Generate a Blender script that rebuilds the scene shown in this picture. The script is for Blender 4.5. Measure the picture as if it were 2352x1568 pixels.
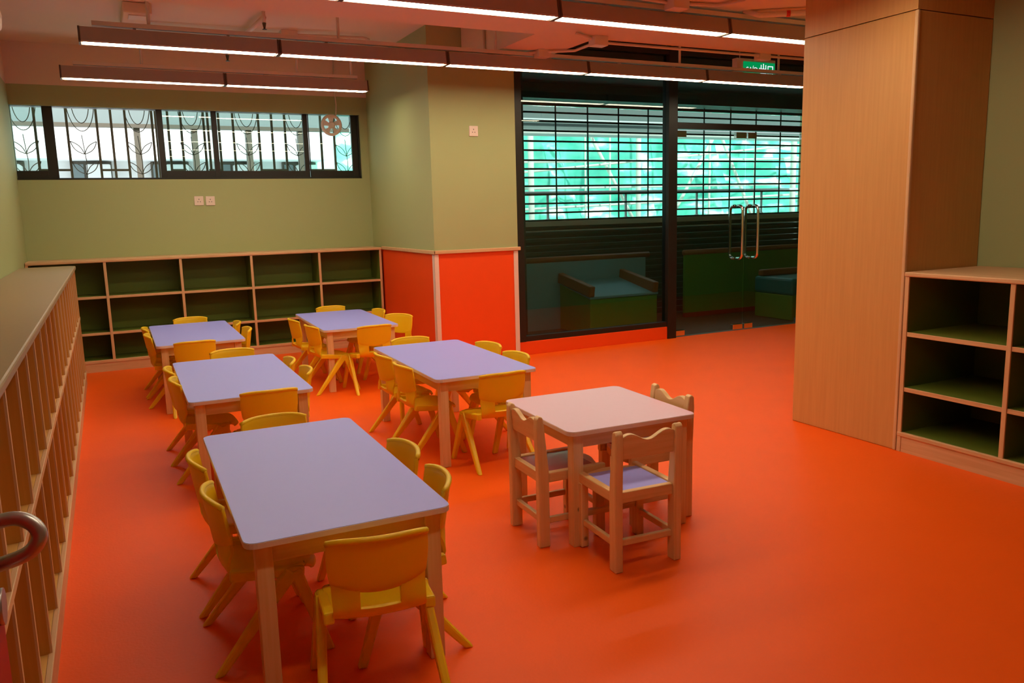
import bpy, bmesh, math, random
from mathutils import Vector, Matrix
random.seed(7)
for o in list(bpy.data.objects): bpy.data.objects.remove(o)
SC = bpy.context.scene
COL = SC.collection
R = math.radians

# ------------------------------------------------------------------ camera
cam = bpy.data.objects.new('camera', bpy.data.cameras.new('camera'))
COL.objects.link(cam); SC.camera = cam
cam.data.sensor_width = 36; cam.data.lens = 1841.1 / 2352 * 36
cam.data.clip_start = .02; cam.data.clip_end = 200
YAW, PITCH, ROLL = R(26.5207), R(9.2484), R(-1.4594)
fw = Vector((math.sin(YAW) * math.cos(PITCH), math.cos(YAW) * math.cos(PITCH), -math.sin(PITCH)))
rt = Vector((math.cos(YAW), -math.sin(YAW), 0)); up = rt.cross(fw)
r2 = rt * math.cos(ROLL) + up * math.sin(ROLL)
u2 = -rt * math.sin(ROLL) + up * math.cos(ROLL)
cam.matrix_world = Matrix.Translation((0, 0, 1.3787)) @ Matrix((
    (r2.x, u2.x, -fw.x, 0), (r2.y, u2.y, -fw.y, 0), (r2.z, u2.z, -fw.z, 0), (0, 0, 0, 1)))

# ------------------------------------------------------------------ world, exposure
W = bpy.data.worlds.new('daylight'); SC.world = W; W.use_nodes = True
bg = W.node_tree.nodes['Background']
bg.inputs[0].default_value = (.84, .95, 1.0, 1); bg.inputs[1].default_value = 1.7
sun = bpy.data.objects.new('sun', bpy.data.lights.new('sun', 'SUN')); COL.objects.link(sun)
sun.data.energy = 6.0; sun.data.angle = R(1.0); sun.data.color = (1, .97, .92)
sun.rotation_euler = (R(55), 0, R(8))      # over the roof onto the buildings and netting outside
vs = SC.view_settings
vs.view_transform = 'Standard'; vs.look = 'None'; vs.gamma = 1; vs.use_curve_mapping = False
vs.exposure = 0.0
TUBE = 26.0          # emission of the fluorescent diffusers

# ------------------------------------------------------------------ materials
def srgb(r, g, b):
    f = lambda c: (c / 255 / 12.92) if c / 255 <= .04045 else ((c / 255 + .055) / 1.055) ** 2.4
    return (f(r), f(g), f(b))
def mat(name, col, rough=.5, metal=0, var=0, vscale=8, bump=0, bscale=200, spec=.5, sss=0):
    m = bpy.data.materials.new(name); m.use_nodes = True
    nt = m.node_tree; b = nt.nodes['Principled BSDF']
    b.inputs['Base Color'].default_value = (*col, 1)
    b.inputs['Roughness'].default_value = rough
    b.inputs['Metallic'].default_value = metal
    b.inputs['Specular IOR Level'].default_value = spec
    tc = nt.nodes.new('ShaderNodeTexCoord')
    n = nt.nodes.new('ShaderNodeTexNoise'); n.inputs['Scale'].default_value = vscale
    n.inputs['Detail'].default_value = 3
    nt.links.new(tc.outputs['Object'], n.inputs['Vector'])
    rp = nt.nodes.new('ShaderNodeMapRange')
    rp.inputs['To Min'].default_value = 1 - max(var, .01); rp.inputs['To Max'].default_value = 1 + max(var, .01)
    nt.links.new(n.outputs['Fac'], rp.inputs['Value'])
    mx = nt.nodes.new('ShaderNodeVectorMath'); mx.operation = 'SCALE'
    mx.inputs[0].default_value = col
    nt.links.new(rp.outputs[0], mx.inputs['Scale']); nt.links.new(mx.outputs[0], b.inputs['Base Color'])
    if bump:
        n2 = nt.nodes.new('ShaderNodeTexNoise'); n2.inputs['Scale'].default_value = bscale
        nt.links.new(tc.outputs['Object'], n2.inputs['Vector'])
        bp = nt.nodes.new('ShaderNodeBump'); bp.inputs['Strength'].default_value = bump
        bp.inputs['Distance'].default_value = .002
        nt.links.new(n2.outputs['Fac'], bp.inputs['Height']); nt.links.new(bp.outputs[0], b.inputs['Normal'])
    return m
def wood(name, c1, c2, axis=2, rough=.45, fine=60, knots=False, spec=.4):
    """grain stretched along one axis; optional pine knots"""
    m = bpy.data.materials.new(name); m.use_nodes = True
    nt = m.node_tree; b = nt.nodes['Principled BSDF']; b.inputs['Roughness'].default_value = rough
    b.inputs['Specular IOR Level'].default_value = spec
    tc = nt.nodes.new('ShaderNodeTexCoord'); mp = nt.nodes.new('ShaderNodeMapping')
    s = [fine] * 3; s[axis] = fine * .04
    mp.inputs['Scale'].default_value = s
    nt.links.new(tc.outputs['Object'], mp.inputs['Vector'])
    n = nt.nodes.new('ShaderNodeTexNoise'); n.inputs['Scale'].default_value = 1.0; n.inputs['Detail'].default_value = 5
    nt.links.new(mp.outputs[0], n.inputs['Vector'])
    cr = nt.nodes.new('ShaderNodeValToRGB')
    cr.color_ramp.elements[0].position = .3; cr.color_ramp.elements[0].color = (*c1, 1)
    cr.color_ramp.elements[1].position = .7; cr.color_ramp.elements[1].color = (*c2, 1)
    nt.links.new(n.outputs['Fac'], cr.inputs['Fac'])
    out = cr.outputs[0]
    if knots:
        v = nt.nodes.new('ShaderNodeTexVoronoi'); v.inputs['Scale'].default_value = 5.5
        nt.links.new(tc.outputs['Object'], v.inputs['Vector'])
        mr = nt.nodes.new('ShaderNodeMapRange'); mr.inputs['From Min'].default_value = .03
        mr.inputs['From Max'].default_value = .07; mr.inputs['To Min'].default_value = .35; mr.inputs['To Max'].default_value = 1
        nt.links.new(v.outputs['Distance'], mr.inputs['Value'])
        sc = nt.nodes.new('ShaderNodeVectorMath'); sc.operation = 'SCALE'
        nt.links.new(out, sc.inputs[0]); nt.links.new(mr.outputs[0], sc.inputs['Scale'])
        out = sc.outputs[0]
    nt.links.new(out, b.inputs['Base Color'])
    return m
def glass(name, tint, refl=1.0):
    m = bpy.data.materials.new(name); m.use_nodes = True
    nt = m.node_tree; nt.nodes.clear()
    o = nt.nodes.new('ShaderNodeOutputMaterial'); t = nt.nodes.new('ShaderNodeBsdfTransparent')
    t.inputs[0].default_value = (*tint, 1)
    g = nt.nodes.new('ShaderNodeBsdfGlossy'); g.inputs['Roughness'].default_value = .0
    g.inputs['Color'].default_value = (refl, refl, refl, 1)
    ge = nt.nodes.new('ShaderNodeNewGeometry'); dt = nt.nodes.new('ShaderNodeVectorMath'); dt.operation = 'DOT_PRODUCT'
    nt.links.new(ge.outputs['Normal'], dt.inputs[0]); nt.links.new(ge.outputs['Incoming'], dt.inputs[1])
    def mth(op, a, b=None):
        q = nt.nodes.new('ShaderNodeMath'); q.operation = op
        for i, w in enumerate((a, b)):
            if w is None: continue
            if isinstance(w, (int, float)): q.inputs[i].default_value = w
            else: nt.links.new(w, q.inputs[i])
        return q.outputs[0]
    f = mth('ADD', mth('MULTIPLY', mth('POWER', mth('SUBTRACT', 1.0, mth('ABSOLUTE', dt.outputs['Value'])), 5.0), .95), .035)
    x = nt.nodes.new('ShaderNodeMixShader')
    nt.links.new(f, x.inputs[0]); nt.links.new(t.outputs[0], x.inputs[1])
    nt.links.new(g.outputs[0], x.inputs[2]); nt.links.new(x.outputs[0], o.inputs[0])
    return m
def emit(name, col, s):
    m = bpy.data.materials.new(name); m.use_nodes = True
    nt = m.node_tree; nt.nodes.clear()
    o = nt.nodes.new('ShaderNodeOutputMaterial'); e = nt.nodes.new('ShaderNodeEmission')
    e.inputs[0].default_value = (*col, 1); e.inputs[1].default_value = s
    nt.links.new(e.outputs[0], o.inputs[0]); return m
def netting(name, col):
    """woven green scaffold sheeting: lets daylight glow through"""
    m = bpy.data.materials.new(name); m.use_nodes = True
    nt = m.node_tree; nt.nodes.clear()
    o = nt.nodes.new('ShaderNodeOutputMaterial')
    d = nt.nodes.new('ShaderNodeBsdfDiffuse'); t = nt.nodes.new('ShaderNodeBsdfTranslucent')
    tc = nt.nodes.new('ShaderNodeTexCoord'); mp = nt.nodes.new('ShaderNodeMapping')
    mp.inputs['Scale'].default_value = (1.1, 1, 2.6); mp.inputs['Rotation'].default_value = (0, .25, 0)
    n = nt.nodes.new('ShaderNodeTexNoise'); n.inputs['Scale'].default_value = 1.3; n.inputs['Detail'].default_value = 5
    nt.links.new(tc.outputs['Object'], mp.inputs['Vector']); nt.links.new(mp.outputs[0], n.inputs['Vector'])
    cr = nt.nodes.new('ShaderNodeValToRGB'); e = cr.color_ramp.elements
    e[0].position = .35; e[0].color = (col[0] * .55, col[1] * .8, col[2] * .8, 1)
    e[1].position = .68; e[1].color = (.9, .95, .88, 1)
    k = e.new(.55); k.color = (*col, 1)
    nt.links.new(n.outputs['Fac'], cr.inputs['Fac'])
    nt.links.new(cr.outputs[0], d.inputs[0]); nt.links.new(cr.outputs[0], t.inputs[0])
    a = nt.nodes.new('ShaderNodeAddShader')
    nt.links.new(d.outputs[0], a.inputs[0]); nt.links.new(t.outputs[0], a.inputs[1]); nt.links.new(a.outputs[0], o.inputs[0])
    return m

M = {}
M['floor'] = mat('orange_vinyl', (.93, .112, .004), .45, var=.04, vscale=3, bump=.35, bscale=90, spec=.2)
M['dado'] = mat('orange_dado_vinyl', (.90, .075, .003), .5, var=.03, vscale=4, bump=.3, bscale=120)
M['green'] = mat('light_green_paint', (.40, .44, .215), .6, var=.02, vscale=2, bump=.1, bscale=150, spec=.25)
M['ceil'] = mat('cream_ceiling_paint', (.78, .60, .46), .65, var=.03, vscale=2, bump=.1, bscale=100, spec=.2)
M['pipe'] = mat('cream_painted_metal', (.76, .62, .53), .45, var=.03)
M['lamp'] = mat('lamp_housing_enamel', (.42, .33, .30), .4, var=.02)
M['lampend'] = mat('lamp_end_plastic', (.10, .06, .05), .5)
M['tube'] = emit('fluorescent_diffuser', (1, .84, .57), TUBE)
M['maple_x'] = wood('maple_edge_long', (.62, .36, .18), (.72, .46, .25), 0)
M['maple_y'] = wood('maple_edge_deep', (.62, .36, .18), (.72, .46, .25), 1)
M['maple_z'] = wood('maple_edge_upright', (.62, .36, .18), (.72, .46, .25), 2)
M['counter'] = mat('beige_counter_laminate', (.34, .235, .115), .45, var=.06, vscale=60)
M['ply'] = wood('amber_plywood', (.58, .25, .035), (.70, .33, .06), 2, fine=40)
M['plyfloor'] = mat('amber_shelf_laminate', (.78, .46, .13), .4, var=.05, vscale=20)
M['olive'] = mat('green_shelf_laminate', (.12, .16, .016), .5, var=.04, vscale=10)
M['beech'] = wood('beech_veneer', (.60, .31, .10), (.65, .345, .115), 2, rough=.38, fine=70)
M['pine_z'] = wood('pine_upright', (.74, .45, .20), (.82, .56, .29), 2, rough=.4, knots=True)
M['pine_x'] = wood('pine_rail', (.70, .42, .18), (.80, .54, .27), 0, rough=.4, knots=True)
M['pine_y'] = wood('pine_side_rail', (.70, .42, .18), (.80, .54, .27), 1, rough=.4, knots=True)
M['lav'] = mat('lavender_laminate', (.36, .38, 1.0), .38, var=.02, vscale=30, spec=.4)
M['pink'] = mat('pale_pink_laminate', (.76, .50, .66), .38, var=.02, vscale=30, spec=.4)
M['redseat'] = mat('dark_pink_laminate', (.36, .10, .12), .2, var=.03)
M['yellow'] = mat('yellow_plastic', (1.0, .70, .012), .38, var=.02, vscale=6, bump=.15, bscale=300)
nt = M['yellow'].node_tree        # the thin plastic lets a little light through
tl = nt.nodes.new('ShaderNodeBsdfTranslucent'); tl.inputs[0].default_value = (1.0, .55, .01, 1)
mxs = nt.nodes.new('ShaderNodeMixShader'); mxs.inputs[0].default_value = .22
ou_ = [n for n in nt.nodes if n.type == 'OUTPUT_MATERIAL'][0]
nt.links.new(nt.nodes['Principled BSDF'].outputs[0], mxs.inputs[1]); nt.links.new(tl.outputs[0], mxs.inputs[2]); nt.links.new(mxs.outputs[0], ou_.inputs[0])
M['edge'] = mat('pale_table_edge_band', (.80, .62, .54), .45, var=.03)
M['rail_wood'] = mat('brown_varnished_rail', (.36, .12, .03), .4, var=.08, vscale=20)
M['black'] = mat('black_window_aluminium', (.012, .010, .008), .4, var=.05)
M['bronze'] = mat('dark_bronze_bar', (.10, .085, .06), .5, var=.05)
M['chrome'] = mat('polished_chrome', (.85, .85, .86), .08, metal=1)
M['steel'] = mat('brushed_steel', (.50, .50, .51), .33, metal=.75, var=.05, vscale=40)
M['guard'] = mat('pink_white_corner_guard', (.80, .60, .52), .5)
M['plate'] = mat('white_socket_plastic', (.80, .66, .58), .4)
M['hole'] = mat('socket_hole', (.02, .02, .02), .6)
M['glass'] = glass('clear_greenish_glass', (.62, .72, .68))
M['winglass'] = glass('window_glass', (.86, .96, .94))
M['shutter'] = mat('dark_shutter_steel', (.055, .07, .055), .45, metal=.0, var=.08)
M['bar'] = mat('dark_green_grille_bar', (.018, .035, .028), .5)
M['net'] = netting('green_scaffold_net', (.24, .56, .49))
M['white'] = mat('white_exterior_wall', (.82, .84, .82), .7, var=.03)
M['grey'] = mat('grey_exterior_render', (.20, .25, .25), .7, var=.05)
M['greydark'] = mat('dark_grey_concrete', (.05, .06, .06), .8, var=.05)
M['palepole'] = mat('pale_bamboo_pole', (.95, .93, .86), .6, var=.05)
M['rail'] = mat('pale_steel_railing', (.85, .9, .92), .4)
M['tile'] = mat('grey_corridor_floor', (.10, .11, .07), .5, var=.05)
M['blue'] = mat('dusty_blue_panel', (.20, .40, .50), .5)
M['gpanel'] = mat('green_play_panel', (.12, .32, .04), .5)
M['teal'] = mat('teal_cushion_vinyl', (.01, .18, .18), .4)
M['red'] = mat('red_kickboard', (.35, .05, .02), .5)
M['reddoor'] = mat('red_door_paint', (.42, .010, .004), .45)
M['exitgreen'] = emit('exit_sign_green', (.0, .30, .08), .9)
M['exitwhite'] = emit('exit_sign_white', (.85, .95, 1), 1.0)
M['redband'] = mat('red_pipe_band', (.75, .03, .01), .5)
M['foot'] = mat('black_rubber_foot', (.02, .015, .012), .7)

# ------------------------------------------------------------------ mesh helpers
class MB:
    def __init__(s): s.bm = bmesh.new()
    def box(s, x0, x1, y0, y1, z0, z1, mi=0):
        v = [s.bm.verts.new(p) for p in ((x0,y0,z0),(x1,y0,z0),(x1,y1,z0),(x0,y1,z0),(x0,y0,z1),(x1,y0,z1),(x1,y1,z1),(x0,y1,z1))]
        for f in ((3,2,1,0),(4,5,6,7),(0,1,5,4),(1,2,6,5),(2,3,7,6),(3,0,4,7)):
            s.bm.faces.new([v[i] for i in f]).material_index = mi
        return s
    def beam(s, a, b, wa, wb, ref=(0, 0, 1), mi=0):
        """tapered bar from a to b; wa, wb = (width, depth) at the ends"""
        a, b = Vector(a), Vector(b); d = (b - a).normalized()
        x = d.cross(Vector(ref)); x = x.normalized() if x.length > 1e-4 else Vector((1, 0, 0)); y = d.cross(x).normalized()
        L = []
        for p, w in ((a, wa), (b, wb)):
            L.append([s.bm.verts.new(p + x * w[0] / 2 * i + y * w[1] / 2 * j) for i, j in ((-1,-1),(1,-1),(1,1),(-1,1))])
        for k in range(4): s.bm.faces.new((L[0][k], L[0][(k+1)%4], L[1][(k+1)%4], L[1][k])).material_index = mi
        s.bm.faces.new(L[0][::-1]).material_index = mi; s.bm.faces.new(L[1]).material_index = mi
        return s
    def tube(s, pts, r, seg=10, closed=False, mi=0):
        pts = [Vector(p) for p in pts]; n = len(pts); rings = []
        ref = None
        for i, p in enumerate(pts):
            a = pts[(i-1) % n] if (closed or i > 0) else p
            b = pts[(i+1) % n] if (closed or i < n-1) else p
            d = (b - a).normalized()
            if ref is None: ref = Vector((0,0,1)) if abs(d.z) < .9 else Vector((1,0,0))
            x = d.cross(ref).normalized(); y = x.cross(d).normalized(); ref = y
            rr = r[i] if isinstance(r, (list, tuple)) else r
            rings.append([s.bm.verts.new(p + (x*math.cos(t) + y*math.sin(t)) * rr) for t in [2*math.pi*k/seg for k in range(seg)]])
        for i in range(n if closed else n-1):
            A, B = rings[i], rings[(i+1) % n]
            for k in range(seg):
                f = s.bm.faces.new((A[k], A[(k+1)%seg], B[(k+1)%seg], B[k])); f.smooth = True; f.material_index = mi
        if not closed:
            s.bm.faces.new(rings[0][::-1]); s.bm.faces.new(rings[-1])
        return s
    def prism(s, outline, fn, h, mi=0):
        """outline 2D points; fn(u, v, w) -> 3D; extruded w from 0 to h"""
        A = [s.bm.verts.new(fn(u, v, 0)) for u, v in outline]
        B = [s.bm.verts.new(fn(u, v, h)) for u, v in outline]
        n = len(A)
        for k in range(n): s.bm.faces.new((A[k], A[(k+1)%n], B[(k+1)%n], B[k])).material_index = mi
        s.bm.faces.new(A[::-1]).material_index = mi; s.bm.faces.new(B).material_index = mi
        return s
    def grid(s, rows, skip=lambda i, j: False):
        V = [[s.bm.verts.new(p) for p in r] for r in rows]
        for i in range(len(V)-1):
            for j in range(len(V[0])-1):
                if not skip(i, j):
                    f = s.bm.faces.new((V[i][j], V[i][j+1], V[i+1][j+1], V[i+1][j])); f.smooth = True
        return s

OFF = {}
def props(o, label=None, cat=None, group=None, kind=None):
    if label: o['label'] = label
    if cat: o['category'] = cat
    if group: o['group'] = group
    if kind: o['kind'] = kind
    return o
def thing(name, label=None, cat=None, loc=(0,0,0), group=None, kind=None):
    o = bpy.data.objects.new(name, None); COL.objects.link(o); o.location = loc
    o.empty_display_size = .05
    OFF[o.name] = Vector(loc)
    return props(o, label, cat, group, kind)
def part(name, mb, m, parent=None, bevel=0, seg=2, label=None, solid=0, sub=0, kind=None, loc=None, smooth=False):
    bm = mb.bm; bmesh.ops.recalc_face_normals(bm, faces=bm.faces)
    off = OFF[parent.name] if parent else Vector(loc or (0,0,0))
    bmesh.ops.translate(bm, verts=bm.verts, vec=-off)
    me = bpy.data.meshes.new(name); bm.to_mesh(me); bm.free()
    for k in (m if isinstance(m, (list, tuple)) else [m]): me.materials.append(k)
    o = bpy.data.objects.new(name, me); COL.objects.link(o)
    if parent: o.parent = parent
    else: o.location = off
    OFF[o.name] = off
    if smooth:
        for p in me.polygons: p.use_smooth = True
    if solid:
        md = o.modifiers.new('thickness', 'SOLIDIFY'); md.thickness = solid; md.offset = 0
    if sub:
        md = o.modifiers.new('smooth', 'SUBSURF'); md.levels = sub; md.render_levels = sub
    if bevel:
        md = o.modifiers.new('bevel', 'BEVEL'); md.width = bevel; md.segments = seg; md.limit_method = 'ANGLE'; md.angle_limit = R(35)
        md.harden_normals = False
    if label: o['label'] = label
    if kind: o['kind'] = kind
    return o
def one(name, mb, m, label, cat, group=None, kind=None, loc=None, **k):
    o = part(name, mb, m, None, loc=loc, **k); return props(o, label, cat, group, kind)
def struct(name, mb, m, label=None, **k):
    o = part(name, mb, m, None, kind='structure', **k)
    if label: o['label'] = label
    return o
def B(*a): return MB().box(*a)
def kids(o): return [c for c in bpy.data.objects if c.parent == o]
def copy_tree(o, parent=None):
    c = o.copy(); COL.objects.link(c); c.parent = parent
    OFF[c.name] = OFF.get(o.name, Vector())
    for k in kids(o): copy_tree(k, c)
    return c

# ================================================================== STRUCTURE
XL, YB, YC, ZC = -.66, 8.586, 6.748, 2.97      # left wall, back wall, column front, ceiling
struct('floor', B(-.9, 9.4, -1.6, 6.80, -.08, 0), M['floor'], 'orange vinyl classroom floor')
struct('floor', B(3.3, 9.4, 6.801, 8.9, -.08, -.003), M['tile'], 'grey corridor floor beyond the glass')
mbf = MB().box(-.9, 3.3, 6.801, 8.9, -.08, 0)
struct('floor', mbf, M['floor'], 'orange vinyl floor strip between column and back shelves')
struct('ceiling', B(-.9, 9.4, -1.6, 8.72, ZC, ZC + .12), M['ceil'], 'cream painted ceiling slab')
struct('wall_left', B(XL - .2, XL, -1.6, 8.76, 0, 2.6), M['green'], 'light green left wall')
struct('wall_left', B(XL - .2, XL, -1.6, 8.76, 2.6, ZC), M['ceil'], 'cream band above the left wall')
# back wall with the ribbon window opening
wb = MB()
WX0, WX1, WZ0, WZ1 = XL, 2.535, 1.765, 2.425
wb.box(XL, 2.62, YB, YB + .17, 0, WZ0); wb.box(XL, 2.62, YB, YB + .17, WZ1, 2.62)
wb.box(WX1, 2.62, YB, YB + .17, WZ0, WZ1)
struct('wall_back', wb, M['green'], 'light green back wall under and over the ribbon window')
struct('wall_back', B(XL, 2.62, YB - .012, YB + .17, 2.605, ZC), M['ceil'], 'cream beam band over the back wall')
# column
struct('wall_column', B(2.617, 3.454, YC, 8.76, 1.03, ZC), M['green'], 'square column, green above the dado')
struct('wall_column', B(2.617, 3.454, YC, 8.76, 0, 1.03), M['dado'], 'orange vinyl dado of the column')
tr = MB()
tr.box(2.600, 3.475, YC - .022, YC + .0, 1.012, 1.045); tr.box(2.595, 2.617, YC - .022, 8.24, 1.012, 1.045)
struct('trim_1', tr, M['maple_x'], 'thin wooden cap rail on the column dado', bevel=.005)
def guard(x0, x1, y0, y1, n, lab):
    m = MB(); m.box(x0, x1, y0, y0 + .006, 0, 1.008); 
    if y1: m.box(x0, x0 + .006, y0, y1, 0, 1.008)
    return struct(n, m, M['guard'], lab, bevel=.003)
guard(2.608, 2.652, YC - .008, YC + .045, 'trim_2', 'pale corner guard on the left column corner')
guard(3.405, 3.452, YC - .008, None, 'trim_3', 'pale corner guard on the right column corner')
# beams
struct('ceiling_beam', B(-.9, 9.4, 3.55, 5.4, 2.65, ZC), M['ceil'], 'wide cream ceiling beam across the room')
struct('ceiling_beam', B(2.945, 3.46, 5.4, 6.83, 2.65, ZC), M['ceil'], 'short cream beam from column to the wide beam')
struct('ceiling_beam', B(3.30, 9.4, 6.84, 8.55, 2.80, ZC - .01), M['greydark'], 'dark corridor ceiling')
# walls that close the place
struct('wall_rear', B(-.9, 9.4, -1.7, -1.6, 0, ZC), M['green'], 'green wall behind the viewpoint')
struct('wall_right', B(4.47, 4.62, -1.6, 3.69, 0, ZC), M['green'], 'light green right wall')
struct('wall_right', B(4.62, 9.4, 3.54, 3.69, 0, ZC), M['green'], 'green wall behind the wooden partition box')
struct('wall_right', B(9.25, 9.4, 3.69, 8.9, 0, ZC), M['green'], 'far right wall of room and corridor')
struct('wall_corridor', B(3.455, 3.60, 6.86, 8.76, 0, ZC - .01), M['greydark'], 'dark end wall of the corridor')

# wooden partition box right
pb = thing('wall_partition', 'tall beech veneer partition box', None, (4.1, 3.3, 0), kind='structure')
PZ = 2.35
part('lower_panel', B(3.847, 4.47, 2.93, 3.69, 0, PZ), M['beech'], pb, bevel=.006)
part('upper_panel', B(3.850, 4.47, 2.932, 3.688, PZ + .004, ZC), M['beech'], pb)
part('corner_bead', B(3.842, 3.862, 2.924, 2.944, 0, PZ), M['maple_z'], pb, bevel=.005)

# ---------------- glass wall (window_2) and glass doors
gw = thing('window_2', 'black framed glass screen with a fixed pane beside the glass doors', None, (4.4, 6.8, 0), kind='structure')
gf = MB()
gf.box(3.458, 3.53, 6.76, 6.86, .13, 2.93)
gf.box(3.53, 5.215, 6.77, 6.85, .13, .182)
gf.box(5.215, 5.325, 6.755, 6.865, 0, 2.93)
gf.box(3.458, 9.25, 6.76, 6.86, 2.885, 2.965)
gf.box(5.325, 9.25, 6.765, 6.855, 2.165, 2.23)
part('frame', gf, M['black'], gw, bevel=.003)
part('pane', B(3.53, 5.215, 6.806, 6.814, .182, 2.885), M['glass'], gw)
part('transom_pane', B(5.325, 9.25, 6.806, 6.814, 2.23, 2.885), M['glass'], gw)
struct('baseboard_glass', B(3.454, 5.215, 6.765, 6.855, 0, .13), M['dado'], 'orange skirting under the fixed glass pane', bevel=.004)
def gdoor(name, x0, x1, hx, lab):
    d = thing(name, lab, None, ((x0 + x1) / 2, 6.81, 0), kind='structure')
    part('pane', B(x0, x1, 6.804, 6.816, .012, 2.15), M['glass'], d, bevel=.002)
    for a, b, z0, z1 in ((x0, x0 + .13, .012, .07), (x1 - .15, x1, .012, .07), (x0, x0 + .13, 2.085, 2.15), (x1 - .15, x1, 2.085, 2.15)):
        part('patch_fitting', B(a + .004, b - .004, 6.788, 6.832, z0, z1), M['chrome'], d, bevel=.004, label='chrome clamp plate at the glass corner')
    # back to back D pulls through the glass
    pts = []
    r = .10; zc0, zc1 = .885, 1.285
    h = MB()
    for sgn in (-1, 1):
        p = []
        y0 = 6.81 + sgn * .016
        for k in range(7):
            t = math.pi / 2 * k / 6
            p.append((hx + sgn * -.0, y0 + sgn * (.075 * math.sin(t)), 1.335 + .0 + .055 * 0 - (.0) + (.05 * (1 - math.cos(t))) * 0 + (-.0)))
        p = [(hx, y0, 1.37)] + [(hx, y0 + sgn * (.03 + .05 * math.sin(t)), 1.32 + .05 * math.cos(t)) for t in [math.pi/2*k/6 for k in range(7)]] \
            + [(hx, y0 + sgn * (.03 + .05 * math.cos(t)), .85 - .05 * math.sin(t)) for t in [math.pi/2*k/6 for k in range(7)]] + [(hx, y0, .80)]
        h.tube(p, .016, 14)
    part('handle', h, M['chrome'], d, smooth=True, label='chrome D shaped pull handle')
    return d
gdoor('door_1', 5.34, 6.283, 6.175, 'left frameless glass door leaf with chrome pull')
gdoor('door_2', 6.297, 7.24, 6.395, 'right frameless glass door leaf with chrome pull')
struct('window_3', B(7.26, 9.25, 6.806, 6.814, 0, 2.165), M['glass'], 'fixed glass pane right of the glass doors')

# ---------------- ribbon window (window_1)
w1 = thing('window_1', 'long low black framed sliding window in the back wall', None, (.95, YB + .1, WZ0), kind='structure')
ya, yb_ = YB + .05, YB + .13
fr = MB()
fr.box(WX0, WX1, ya - .02, yb_, WZ0, WZ0 + .018)
fr.box(WX0, WX1, ya - .02, yb_, WZ1 - .004, WZ1)
fr.box(WX1 - .018, WX1, ya - .02, yb_, WZ0, WZ1)
part('frame', fr, M['black'], w1, bevel=.002)
def sash(x0, x1, dy, jl, jr, bot):
    s = MB(); y0, y1 = ya + dy, ya + dy + .035
    s.box(x0, x0 + jl, y0, y1, WZ0 + .018, WZ1 - .004); s.box(x1 - jr, x1, y0, y1, WZ0 + .018, WZ1 - .004)
    s.box(x0 + jl, x1 - jr, y0, y1, WZ0 + .018, WZ0 + bot)
    f = part('sash', s, M['black'], w1, bevel=.002)
    part('pane', B(x0 + jl, x1 - jr, y0 + .014, y0 + .02, WZ0 + bot, WZ1 - .004), M['winglass'], f)
sash(WX0 + .002, -.325, .0, .002, .085, .085)
sash(.545, 1.095, .0, .055, .05, .085)
sash(1.095, 2.0, .038, .002, .05, .085)
sash(2.0, WX1 - .018, .0, .004, .065, .085)

# grille of the ribbon window
wg = thing('window_grille', 'bronze window grille with leaf scrolls behind the ribbon window', 'grille', (.95, 8.9, 1.72))
YG = 8.9
for x in (-.49, -.225, .03, .155, .28, .52, .555, .665, .785, 1.0, 1.04, 1.145, 1.285, 1.54, 1.675, 1.81, 2.19, 2.335):
    part('upright_bar', B(x - .011, x + .011, YG - .01, YG + .01, 1.72, 2.62), M['bronze'], wg)
for x0, x1 in ((-.5, -.225), (.03, .28), (.66, .785), (1.02, 1.145), (1.54, 1.81), (2.05, 2.335)):
    part('cross_bar', B(x0, x1, YG - .012, YG + .012, 1.86, 1.88), M['bronze'], wg)
part('base_rail', B(-.66, 2.62, YG - .015, YG + .015, 1.70, 1.725), M['bronze'], wg)
for x in (-.66, 2.60): part('bracket', B(x, x + .02, 8.72, YG, 1.70, 1.725), M['bronze'], wg)
part('head_rail', B(-.66, 2.62, YG - .015, YG + .015, 2.605, 2.63), M['bronze'], wg)
for x in (-.585, -.10, .39, .88, 1.42, 1.93, 2.46):
    m = MB(); w = .004
    m.tube([(x, YG, 1.725), (x + .01, YG, 1.95), (x - .01, YG, 2.2)], w, 6)
    for z0, hh in ((1.83, .15), (2.02, .15)):
        for sx in (-1, 1):
            for bulge in (.026, -.022):
                m.tube([(x + sx * (.112 * t + bulge * math.sin(math.pi * t) * .72), YG, z0 + hh * .8 * t - bulge * .72 * math.sin(math.pi * t)) for t in [k / 8 for k in range(9)]], w, 5)
    for sx in (-1, 1):
        m.tube([(x + sx * .12 * math.sin(math.pi/2 * t), YG, 2.235 + .3 * (1 - math.cos(math.pi/2 * t))) for t in [k / 8 for k in range(9)]], w, 5)
        m.tube([(x + sx * .075 * math.sin(math.pi * .5 * t), YG, 2.31 + .2 * (1 - math.cos(math.pi/2 * t))) for t in [k / 8 for k in range(9)]], w, 5)
    part('leaf_scroll', m, M['bronze'], wg)

# ================================================================== SHELVES
def cubby(x0, x1, y0, y1): pass
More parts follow.
